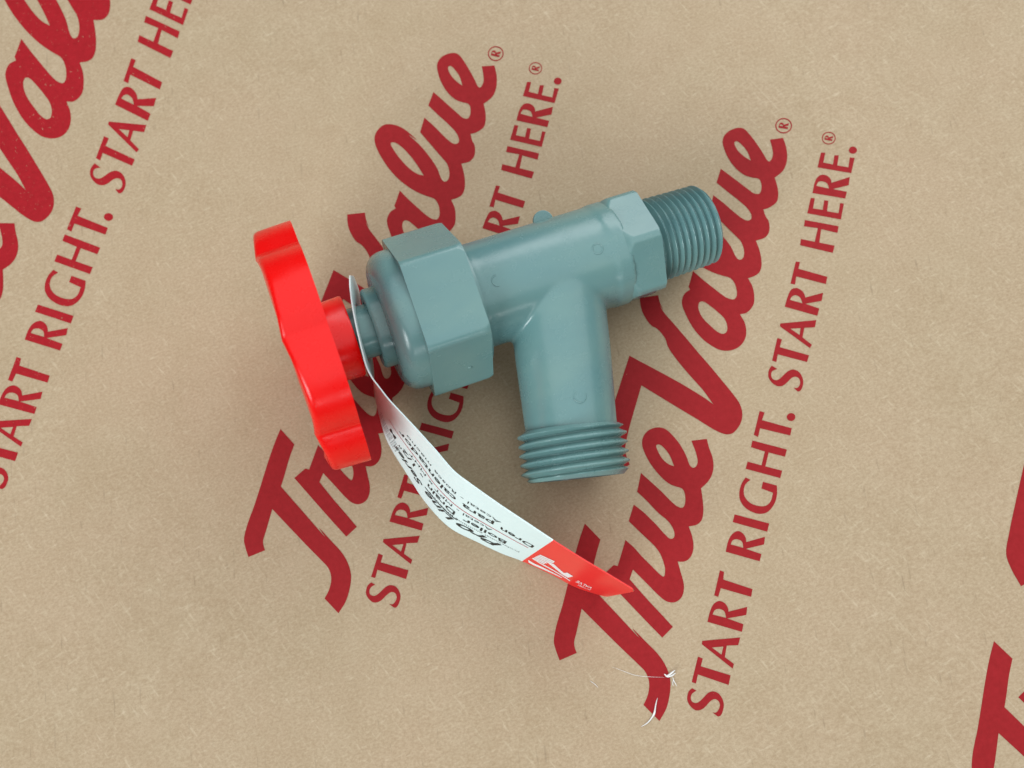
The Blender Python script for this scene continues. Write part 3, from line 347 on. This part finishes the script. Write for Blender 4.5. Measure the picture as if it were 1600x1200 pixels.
valve = bpy.data.objects.new('drain_valve', None)
C.objects.link(valve)
valve['label'] = 'grey plastic boiler drain valve with red scalloped handwheel lying on brown printed paper'
valve['category'] = 'valve'

def axp(s, r, a):      # point on the main axis frame; a=0 is up
    return W0 + AX * s + UP * (r * math.cos(a)) + SIDE * (r * math.sin(a))
def brp(s, r, a):
    return OB + BD * s + BU * (r * math.cos(a)) + BS * (r * math.sin(a))

def lathe(fn, prof, n=128):
    V = []; F = []
    for s, r in prof:
        for k in range(n):
            V.append(fn(s, r, 2 * math.pi * k / n))
    for j in range(len(prof) - 1):
        for k in range(n):
            a = j * n + k; b = j * n + (k + 1) % n
            F.append((a, b, b + n, a + n))
    return V, F

def arc(cs, cr, rad, a0, a1, n=8):
    return [(cs + rad * math.cos(math.radians(a0 + (a1 - a0) * i / n)),
             cr + rad * math.sin(math.radians(a0 + (a1 - a0) * i / n))) for i in range(n + 1)]

def fix_normals(o):
    bm = bmesh.new(); bm.from_mesh(o.data)
    bmesh.ops.recalc_face_normals(bm, faces=bm.faces[:])
    bm.to_mesh(o.data); bm.free()

# ---- moulded body: barrel and angled outlet branch, fused and filleted
def make_body():
    Vb, Fb = lathe(axp, [(37.0, 0.01), (37.0, 13.1), (41.6, 13.25), (42.2, 13.15), (74.6, 13.15), (75.1, 13.45), (79.2, 13.45), (79.2, 0.01)], 96)
    V2, F2 = lathe(brp, [(-4.0, 0.01), (-4.0, 12.15), (20, 11.95), (41.0, 11.25), (41.0, 0.01)], 96)
    o = obj('body', Vb + V2, Fb + [tuple(i + len(Vb) for i in f) for f in F2], M_GREY, valve)
    md = o.modifiers.new('r', 'REMESH'); md.mode = 'VOXEL'; md.voxel_size = 0.00042; md.use_smooth_shade = True
    bake(o)
    # round the junction: relax the vertices near it
    bm = bmesh.new(); bm.from_mesh(o.data)
    bm.verts.ensure_lookup_table()
    near = []
    for v in bm.verts:
        p = v.co / MM
        ra = ((p - W0) - AX * ((p - W0).dot(AX))).length
        rb = ((p - OB) - BD * ((p - OB).dot(BD))).length; sb = (p - OB).dot(BD)
        if abs(ra - 13.15) < 1.5 and abs(rb - 12.05) < 1.5 and sb > 0: near.append(v)
    for _ in range(5):
        bmesh.ops.smooth_vert(bm, verts=near, factor=0.5, use_axis_x=True, use_axis_y=True, use_axis_z=True)
    for _ in range(5):
        bmesh.ops.smooth_vert(bm, verts=bm.verts[:], factor=0.5, use_axis_x=True, use_axis_y=True, use_axis_z=True)
    bm.to_mesh(o.data); bm.free()
    o.data.polygons.foreach_set('use_smooth', [True] * len(o.data.polygons))
    return o
body = make_body()

# ---- threads
def thread(name, fn, s0, s1, pitch, r_cr0, r_cr1, depth, bore, hand, tip, crest=0.16, phase=0.0):
    n = 144; per = 20
    steps = int((s1 - s0) / pitch * per)
    V = []; F = []; rows = 0
    for j in range(steps + 1):
        s = s0 + (s1 - s0) * j / steps
        t = (s - s0) / (s1 - s0)
        rc = r_cr0 + (r_cr1 - r_cr0) * t
        for k in range(n):
            a = 2 * math.pi * k / n
            ph = ((s - s0) / pitch - hand * k / n + phase) % 1.0
            x = abs(ph - 0.5) * 2                    # 0 at crest, 1 at root
            x = max(0.0, x - crest) / (1 - crest)
            x = min(1.0, x * 1.12)
            r = rc - depth * x
            lead = min(1.0, max(0.0, (s1 - s) / tip))   # end chamfer
            r = min(r, rc - depth * 1.05 + depth * 1.1 * lead)
            ro = min(1.0, (s - s0) / (0.45 * pitch))
            r = min(r, rc - depth + depth * ro * 1.1) if s0 > 0 else r
            V.append(fn(s, r, a))
        rows += 1
    for sv, rv in ((s1 + 0.01, bore + 0.35), (s1 - 0.5, bore), (s1 - 14.0, bore), (s1 - 14.0, 0.01)):
        for k in range(n): V.append(fn(sv, rv, 2 * math.pi * k / n))
        rows += 1
    for j in range(rows - 1):
        for k in range(n):
            a = j * n + k; b = j * n + (k + 1) % n
            F.append((a, b, b + n, a + n))
    o = obj(name, V, F, M_GREY, valve)
    fix_normals(o)
    sharp_by_angle(o, 55)
    return o
thread('pipe_thread', axp, 87.0, 105.3, 1.80, 10.95, 10.5, 1.25, 7.0, 1, 0.9, 0.06)
thread('hose_thread', brp, 39.4, 51.9, 2.28, 13.42, 13.42, 1.7, 9.4, 1, 1.9, 0.17, 0.18)

# ---- pipe hexagon
def hexagon(name, s0, s1, rc, rot, chamL, chamR, bevel, parent=valve, radial=40):
    """hex prism whose end corners are turned off conically"""
    V = []; F = []
    n = 6 * radial
    sl = []
    ns = 26
    apo = rc * math.cos(math.pi / 6)
    for j in range(ns + 1):
        t = j / ns
        s = s0 + (s1 - s0) * (0.5 - 0.5 * math.cos(math.pi * t))
        for k in range(n):
            a = 2 * math.pi * k / n
            d = (a + rot) % (math.pi / 3) - math.pi / 6
            r = min(apo / math.cos(d), rc - 0.42)
            r = min(r, rc - 0.25 - (1 - min(1, (s - s0) / chamL[0])) * chamL[1] if chamL[0] else r)
            r = min(r, rc - 0.25 - (1 - min(1, (s1 - s) / chamR[0])) * chamR[1] if chamR[0] else r)
            V.append(axp(s, r, a))
    rows = ns + 1
    for k in range(n): V.append(axp(s1, 0.01, 2 * math.pi * k / n))
    rows += 1
    for j in range(rows - 1):
        for k in range(n):
            a = j * n + k; b = j * n + (k + 1) % n
            F.append((a, b, b + n, a + n))
    F.append(tuple(range(n))[::-1])
    o = obj(name, V, F, M_GREY, parent)
    fix_normals(o)
    sharp_by_angle(o, 35)
    return o
hexagon('wrench_hexagon', 77.2, 87.1, 14.8, math.radians(-13), (2.6, 1.9), (0.5, 0.35), 0)
hexagon('union_nut', 24.2, 39.3, 20.5, math.radians(18), (1.0, 0.25), (1.5, 0.5), 0)

# dark seam groove behind the nut
V, F = lathe(axp, [(39.2, 16.4), (40.2, 16.2), (40.2, 13.0)])
o = obj('nut_collar', V, F, M_GREY, valve); fix_normals(o); sharp_by_angle(o, 40)

# ---- bonnet dome, packing gland, stem
prof = [(16.8, 8.0), (18.3, 9.0)] + arc(23.4, 12.0, 5.0, 180, 90, 14)[0:1]
prof = [(18.0, 6.0), (18.0, 12.6)] + arc(22.4, 12.9, 4.4, 180, 95, 16) + [(24.6, 17.35), (27.0, 17.45)]
V, F = lathe(axp, prof)
o = obj('bonnet', V, F, M_GREY, valve); fix_normals(o)
prof = [(15.3, 6.4)] + arc(16.1, 9.0, 0.8, 180, 90, 6) + [(17.4, 9.85)] + arc(18.9, 10.9, 1.05, 240, 215, 2) + [(18.6, 10.2)]
prof = [(15.0, 6.9), (15.0, 9.0)] + arc(15.9, 9.0, 0.9, 180, 90, 8) + [(17.2, 9.9), (18.3, 10.0)]
V, F = lathe(axp, prof)
o = obj('packing_gland', V, F, M_GREY, valve); fix_normals(o); sharp_by_angle(o, 50)
V, F = lathe(axp, [(9.5, 6.5), (16.5, 6.5)])
o = obj('stem', V, F, M_GREY, valve); fix_normals(o)

# ---- red handwheel
def wheel():
    n = 280; lobes = 7; V = []; F = []
    def rim(a, R, d):
        c = abs(((lobes * (a - A0) / math.pi + 1) % 2) - 1)      # 0 at a lobe's crest, 1 in the valley
        c = c * c if c < 0.84 else 0.7056 + 0.2688 * (0.5 - 0.5 * math.cos(math.pi * (c - 0.84) / 0.16)) * 0.5 + (c - 0.84) * 0.5
        return R - d * c
    # profile across the rim: (s, radius offset, follows lobes)
    prof = [(-4.4, 21.5, 0), (-4.9, 23.0, 0), (-4.9, 24.2, 0), (-4.9, -1.5, 1), (-4.7, -1.0, 1), (-4.3, -0.6, 1), (-3.6, -0.4, 1), (0.0, -0.2, 1), (4.2, 0.0, 1), (4.7, 0.0, 1), (4.72, -0.35, 1),
            (4.72, 24.6, 0), (4.0, 24.0, 0), (1.6, 23.6, 0), (1.4, 10.0, 0), (-0.6, 9.0, 0), (-0.6, 22.0, 0), (-4.4, 21.5, 0)]
    for s, r, f in prof:
        for k in range(n):
            a = 2 * math.pi * k / n
            rr = rim(a, 30.0, 3.0) + r if f else r
            ss = s - (30.0 - rim(a, 30.0, 3.0)) * 0.36 * f * max(0.0, min(1.0, (-s - 1.0) / 3.0)) + (0.45 if f and s < -3 else 0)
            V.append(axp(ss, rr, a))
    m = len(prof)
    for j in range(m - 1):
        for k in range(n):
            a = j * n + k; b = j * n + (k + 1) % n
            F.append((a, b, b + n, a + n))
    o = obj('handwheel', V, F, M_RED, valve)
    fix_normals(o); sharp_by_angle(o, 38)
    return o
# lobe valleys were read off the photo at about -55, -4 and +47 degrees from the top
A0 = math.radians(VALLEY) + math.pi / 7
hw = wheel()
V, F = lathe(axp, [(-1.6, 0.01), (-1.6, 9.4), (9.7, 10.05), (10.2, 9.8), (10.2, 5.0)], 96)
o = obj('hub', V, F, M_RED, hw); fix_normals(o); sharp_by_angle(o, 40)
V, F = lathe(axp, [(-3.0, 0.01), (-3.0, 3.2), (-2.4, 3.9), (-1.5, 4.0)], 48)
o = obj('screw', V, F, M_BRASS, hw); fix_normals(o)

# ---- mould marks
def px_on(p, q, r0):   # small discs are placed by axis station / angle
    pass
def tab():
    # round gate tab standing on the barrel's far shoulder
    c = W0 + AX * 63.9; a = math.radians(TABA)
    d = UP * math.cos(a) + SIDE * math.sin(a)
    base = c + d * 12.9
    t2 = AX.cross(Vector((0, 0, 1))).normalized()
    V = []; n = 40
    e1 = AX; e2 = (d - AX * d.dot(AX)).normalized()
    nn = e1.cross(e2)
    ring = [base + e1 * (2.6 * math.cos(k * 2 * math.pi / n)) + e2 * (2.6 * math.sin(k * 2 * math.pi / n)) for k in range(n)]
    V = [p + nn * 0.5 for p in ring] + [p - nn * 0.5 for p in ring]
    F = [tuple(range(n)), tuple(range(2 * n - 1, n - 1, -1))] + [(k, (k + 1) % n, n + (k + 1) % n, n + k) for k in range(n)]
    o = obj('gate_tab', V, F, M_GREY, valve, False); fix_normals(o)
    bv = o.modifiers.new('b', 'BEVEL'); bv.width = 0.00015; bv.segments = 2; bake(o)
tab()

def ring_mark(fn, s, a, rad, R, full=1.0, start=0.0, disc=False):
    """raised fine ring on a cylinder of radius R (moulding witness mark)"""
    n = 40; V = []; F = []
    tube = 0.2
    m = int(n * full)
    for k in range(m + (0 if full == 1 else 1)):
        t = start + 2 * math.pi * k / n
        for j in range(6):
            b = 2 * math.pi * j / 6
            rr = rad + tube * math.cos(b)
            ds = rr * math.cos(t); dl = rr * math.sin(t)
            V.append(fn(s + ds, R - 0.02 + tube * 0.55 * math.sin(b), a + dl / R))
    cnt = len(V) // 6
    for k in range(cnt if full == 1 else cnt - 1):
        for j in range(6):
            F.append((k * 6 + j, k * 6 + (j + 1) % 6, ((k + 1) % cnt) * 6 + (j + 1) % 6, ((k + 1) % cnt) * 6 + j))
    o = obj('mould_mark', V, F, M_GREY, valve); fix_normals(o)
ring_mark(axp, 71.0, math.radians(9.7), 1.25, 13.15)
ring_mark(axp, 45.3, math.radians(9.6), 1.3, 13.15, 0.5, 1.6)
ring_mark(brp, 33.0, math.radians(-12.9), 1.5, 11.5, 0.72, -1.9)

def nub(s, r, a, rad):
    V = []; F = []
    c = axp(s, r, a); d = (c - axp(s, 0, 0)).normalized()
    e1 = AX; e2 = d.cross(e1)
    for j in range(7):
        t = math.pi / 2 * j / 6
        for k in range(20):
            q = 2 * math.pi * k / 20
            V.append(c + (e1 * math.cos(q) + e2 * math.sin(q)) * rad * math.cos(t) + d * rad * 0.55 * math.sin(t))
    for j in range(6):
        for k in range(20):
            F.append((j * 20 + k, j * 20 + (k + 1) % 20, j * 20 + 20 + (k + 1) % 20, j * 20 + 20 + k))
    o = obj('mould_nub', V, F, M_GREY, valve); fix_normals(o)
nub(33.5, 17.75 / math.cos(math.radians(7)), math.radians(79), 0.55)

# ---------------------------------------------------------------- hang tag
tagroot = bpy.data.objects.new('hang_tag', None)
C.objects.link(tagroot)
tagroot['label'] = 'white and red printed card tag hanging from the valve stem'
tagroot['category'] = 'tag'

TT = [Vector(p) for p in TAG_TOP][::-1]     # from the red tip to the far end
TB = [Vector(p) for p in TAG_BOT][::-1]
def cr_sample(P, t):
    n = len(P) - 1
    t = max(-0.5, min(n + 0.5, t)); i = int(max(0, min(n - 1, math.floor(t)))); f = t - i
    p0 = P[i - 1] if i > 0 else P[0] * 2 - P[1]
    p1 = P[i]; p2 = P[i + 1]
    p3 = P[i + 2] if i + 2 <= n else P[n] * 2 - P[n - 1]
    m1 = (p2 - p0) * 0.5; m2 = (p3 - p1) * 0.5
    return (p1 * (2 * f**3 - 3 * f**2 + 1) + m1 * (f**3 - 2 * f**2 + f) + p2 * (-2 * f**3 + 3 * f**2) + m2 * (f**3 - f**2))
MID = [(a + b) / 2 for a, b in zip(TT, TB)]
LEN = [0.0]
for i in range(len(MID) - 1): LEN.append(LEN[-1] + (MID[i + 1] - MID[i]).length)
TOT = LEN[-1]
def u2t(u):
    for i in range(len(LEN) - 1):
        if u <= LEN[i + 1] or i == len(LEN) - 2:
            return i + (u - LEN[i]) / (LEN[i + 1] - LEN[i])
def tagp(u, v, lift=0.0):
    t = u2t(u)
    a = cr_sample(TT, t); b = cr_sample(TB, t)
    p = b.lerp(a, v)
    if lift:
        e = 0.02
        du = (cr_sample(TT, t + e) * v + cr_sample(TB, t + e) * (1 - v)) - (cr_sample(TT, t - e) * v + cr_sample(TB, t - e) * (1 - v))
        n = du.cross(a - b).normalized()
        if n.dot(FACE) < 0: n = -n
        p = p + n * lift
    return p
FACE = (Vector((-40, -60, 200)) - tagp(35, 0.5)).normalized()
# printed side: normal that points to the wheel side and up
def tag_body(u0, u1, name, mat, parent, roundend, th=0.32, hole=False):
    nu = max(20, int((u1 - u0) * 1.6)); nv = 26
    V = []; F = []
    for layer in (0.0, -th):
        for i in range(nu + 1):
            u = u0 + (u1 - u0) * i / nu
            lo, hi = 0.0, 1.0
            if roundend and u > u1 - 4:
                k = 4 - math.sqrt(max(0, 16 - (u - (u1 - 4)) ** 2)); lo = k / 25; hi = 1 - k / 25
            if u < 1.6:      # slightly rounded tip corners
                k = 1.6 - math.sqrt(max(0, 2.56 - (1.6 - u) ** 2)); lo = max(lo, k / 25); hi = min(hi, 1 - k / 25)
            for j in range(nv + 1):
                V.append(tagp(u, lo + (hi - lo) * j / nv, layer if layer else 1e-4))
    n1 = (nu + 1) * (nv + 1)
    def id(l, i, j): return l * n1 + i * (nv + 1) + j
    for i in range(nu):
        for j in range(nv):
            F.append((id(0, i, j), id(0, i + 1, j), id(0, i + 1, j + 1), id(0, i, j + 1)))
            F.append((id(1, i, j), id(1, i, j + 1), id(1, i + 1, j + 1), id(1, i + 1, j)))
    for i in range(nu):
        F.append((id(0, i, 0), id(1, i, 0), id(1, i + 1, 0), id(0, i + 1, 0)))
        F.append((id(0, i, nv), id(0, i + 1, nv), id(1, i + 1, nv), id(1, i, nv)))
    for j in range(nv):
        F.append((id(0, 0, j), id(0, 0, j + 1), id(1, 0, j + 1), id(1, 0, j)))
        F.append((id(0, nu, j), id(1, nu, j), id(1, nu, j + 1), id(0, nu, j + 1)))
    o = obj(name, V, F, mat, parent); fix_normals(o)
    if hole:
        Vc, Fc = lathe(axp, [(8.0, 0.01), (8.0, 7.3), (19.0, 7.3), (19.0, 0.01)], 48)
        c = obj('tmp', Vc, Fc, mat); fix_normals(c)
        md = o.modifiers.new('h', 'BOOLEAN'); md.operation = 'DIFFERENCE'; md.object = c; md.solver = 'EXACT'
        bake(o)
        bpy.data.objects.remove(c)
    sharp_by_angle(o, 40)
    return o
card = tag_body(22.2, TOT, 'white_panel', M_CARD, tagroot, True, hole=True)
redp = tag_body(0.0, 22.2, 'red_panel', M_CARDRED, tagroot, False)

def tag_text(txt, u0, u1, vb, vt, mat, parent, bold=0.0, shear=0.0, name='lettering'):
    """line of print along the tag; reads from the red end to the stem, tops
    of the letters towards the lower edge. vb baseline, vt cap height line"""
    cu = bpy.data.curves.new('tmp', 'FONT'); cu.body = txt; cu.size = 10; cu.resolution_u = 4
    cu.offset = bold; cu.shear = shear
    o = bpy.data.objects.new('tmp', cu); C.objects.link(o)
    dg = bpy.context.evaluated_depsgraph_get(); dg.update()
    me = bpy.data.meshes.new_from_object(o.evaluated_get(dg))
    bm = bmesh.new(); bm.from_mesh(me)
    bpy.data.objects.remove(o); bpy.data.curves.remove(cu); bpy.data.meshes.remove(me)
    x1 = max(v.co.x for v in bm.verts); x0 = min(v.co.x for v in bm.verts)
    step = (x1 - x0) / max(8, (u1 - u0) / 0.8)
    k = x0 + step
    while k < x1:
        bmesh.ops.bisect_plane(bm, geom=bm.verts[:] + bm.edges[:] + bm.faces[:], plane_co=(k, 0, 0), plane_no=(1, 0, 0)); k += step
    for v in bm.verts:
        u = u0 + (v.co.x - x0) / (x1 - x0) * (u1 - u0)
        vv = vb + (vt - vb) * v.co.y / 7.3
        v.co = tagp(u, vv, 0.06) * MM
    bmesh.ops.recalc_face_normals(bm, faces=bm.faces[:])
    return from_bm(name, bm, mat, parent, False)

def tag_poly(pts, mat, parent, name):
    """filled shape given in (u, v)"""
    bm = bmesh.new()
    vs = [bm.verts.new((u, v, 0)) for u, v in pts]
    bm.faces.new(vs)
    us = [p[0] for p in pts]
    k = min(us) + 1.0
    while k < max(us):
        bmesh.ops.bisect_plane(bm, geom=bm.verts[:] + bm.edges[:] + bm.faces[:], plane_co=(k, 0, 0), plane_no=(1, 0, 0)); k += 1.0
    bmesh.ops.triangulate(bm, faces=bm.faces[:])
    for v in bm.verts: v.co = tagp(v.co.x, v.co.y, 0.06) * MM
    return from_bm(name, bm, mat, parent, False)

tag_text('Pro', 30.0, 43.0, 0.215, 0.10, M_BLACK, card, 0.26, 0.35)
tag_text('Line', 43.8, 52.8, 0.215, 0.12, M_BLACK, card, 0.2, 0.35)
tag_text('Series', 54.2, 66.0, 0.215, 0.12, M_BLACK, card, 0.22, 0.35)
tag_poly([(43.0, 0.232), (53.5, 0.232), (53.5, 0.247), (43.0, 0.247)], M_BLACK, card, 'underline')
tag_text('Boiler', 29.5, 41.9, 0.360, 0.282, M_BLACK, card, 0.17)
tag_text('Drain', 44.3, 53.5, 0.360, 0.282, M_BLACK, card, 0.17)
tag_text('- 1/2" M', 55.5, 70.0, 0.360, 0.282, M_BLACK, card, 0.17)
tag_text('Acetal - MPT x MHT', 34.2, 62.0, 0.445, 0.395, M_BLACK, card, 0.0)
tag_text('Dren', 23.6, 32.8, 0.610, 0.530, M_BLACK, card, 0.17)
tag_text('para', 34.7, 43.7, 0.610, 0.530, M_BLACK, card, 0.17)
tag_text('calentador', 45.7, 68.0, 0.610, 0.530, M_BLACK, card, 0.17)
tag_text('Acetal - Rosca macho', 33.3, 66.0, 0.705, 0.655, M_BLACK, card, 0.0)
tag_poly([(24.2, 0.475), (72.0, 0.475), (72.0, 0.487), (24.2, 0.487)], M_THINRED, card, 'rule_line')
tag_text('Professional plumbing products', 25.0, 52.0, 0.262, 0.238, M_BLACK, card, 0.0)
for q, (a, b) in enumerate(((0.10, 0.08), (0.14, 0.12), (0.18, 0.16), (0.22, 0.20), (0.26, 0.24))):
    tag_text('0 1234 5678 lead free ansi', 64.5, 75.0, a, b, M_BLACK, card, 0.05)
# white emblem on the red end
for pts in ([(20.9, .47), (17.2, .50), (17.2, .46), (20.9, .43)], [(21.0, .42), (17.1, .45), (17.1, .41), (21.0, .38)],
            [(21.1, .37), (17.3, .40), (17.3, .36), (21.1, .33)], [(21.1, .32), (18.0, .34), (18.0, .30), (21.1, .28)],
            [(21.2, .27), (18.2, .29), (18.2, .25), (21.2, .23)],
            [(18.4, .36), (16.8, .40), (13.3, .285), (12.9, .36), (11.1, .35), (11.6, .21), (13.2, .21)],
            [(21.3, .235), (18.3, .23), (10.6, .165), (10.4, .135), (18.6, .195)],
            [(21.5, .14), (19.8, .11), (18.6, .12), (12.5, .105), (12.5, .08), (19.2, .045), (20.8, .06)]):
    tag_poly(pts, M_WHITE, redp, 'emblem')
tag_text('VALVE', 5.2, 9.4, 0.30, 0.21, M_WHITE, redp, 0.1)
tag_text('FITTING', 4.9, 8.2, 0.18, 0.12, M_WHITE, redp, 0.05)

# ---------------------------------------------------------------- torn fibres on the paper
def fibre(pts, w):
    """thin curled sliver of white paper fibre lying on the surface"""
    V = []; F = []; n = len(pts)
    P = [Vector(p) for p in pts]
    fine = []
    for i in range((n - 1) * 6 + 1): fine.append(cr_sample(P, i / 6.0))
    m = len(fine)
    for i, p in enumerate(fine):
        d = (fine[min(m - 1, i + 1)] - fine[max(0, i - 1)]).normalized()
        s = d.cross(Vector((0, 0, 1))).normalized()
        k = w * (math.sin(math.pi * (i + 0.3) / (m - 0.4)) ** 0.6)
        V += [p + s * k, p + Vector((0, 0, k * 0.8)), p - s * k, p - Vector((0, 0, k * 0.2))]
    for i in range(m - 1):
        for j in range(4):
            F.append((i * 4 + j, i * 4 + (j + 1) % 4, i * 4 + 4 + (j + 1) % 4, i * 4 + 4 + j))
    F += [(0, 1, 2, 3), (m * 4 - 1, m * 4 - 2, m * 4 - 3, m * 4 - 4)]
    return V, F
def tuft(lines, label, group=None):
    V = []; F = []
    for pts, w in lines:
        v, f = fibre(pts, w)
        F += [tuple(i + len(V) for i in q) for q in f]; V += v
    o = obj('paper_fibre', V, F, M_FIBRE)
    o['label'] = label; o['category'] = 'paper fibre'; o['group'] = 'white torn paper fibres on the printed paper'
    return o
for lines, label in TUFTS: tuft(lines, label)

# ---------------------------------------------------------------- render
scene.render.engine = 'CYCLES'
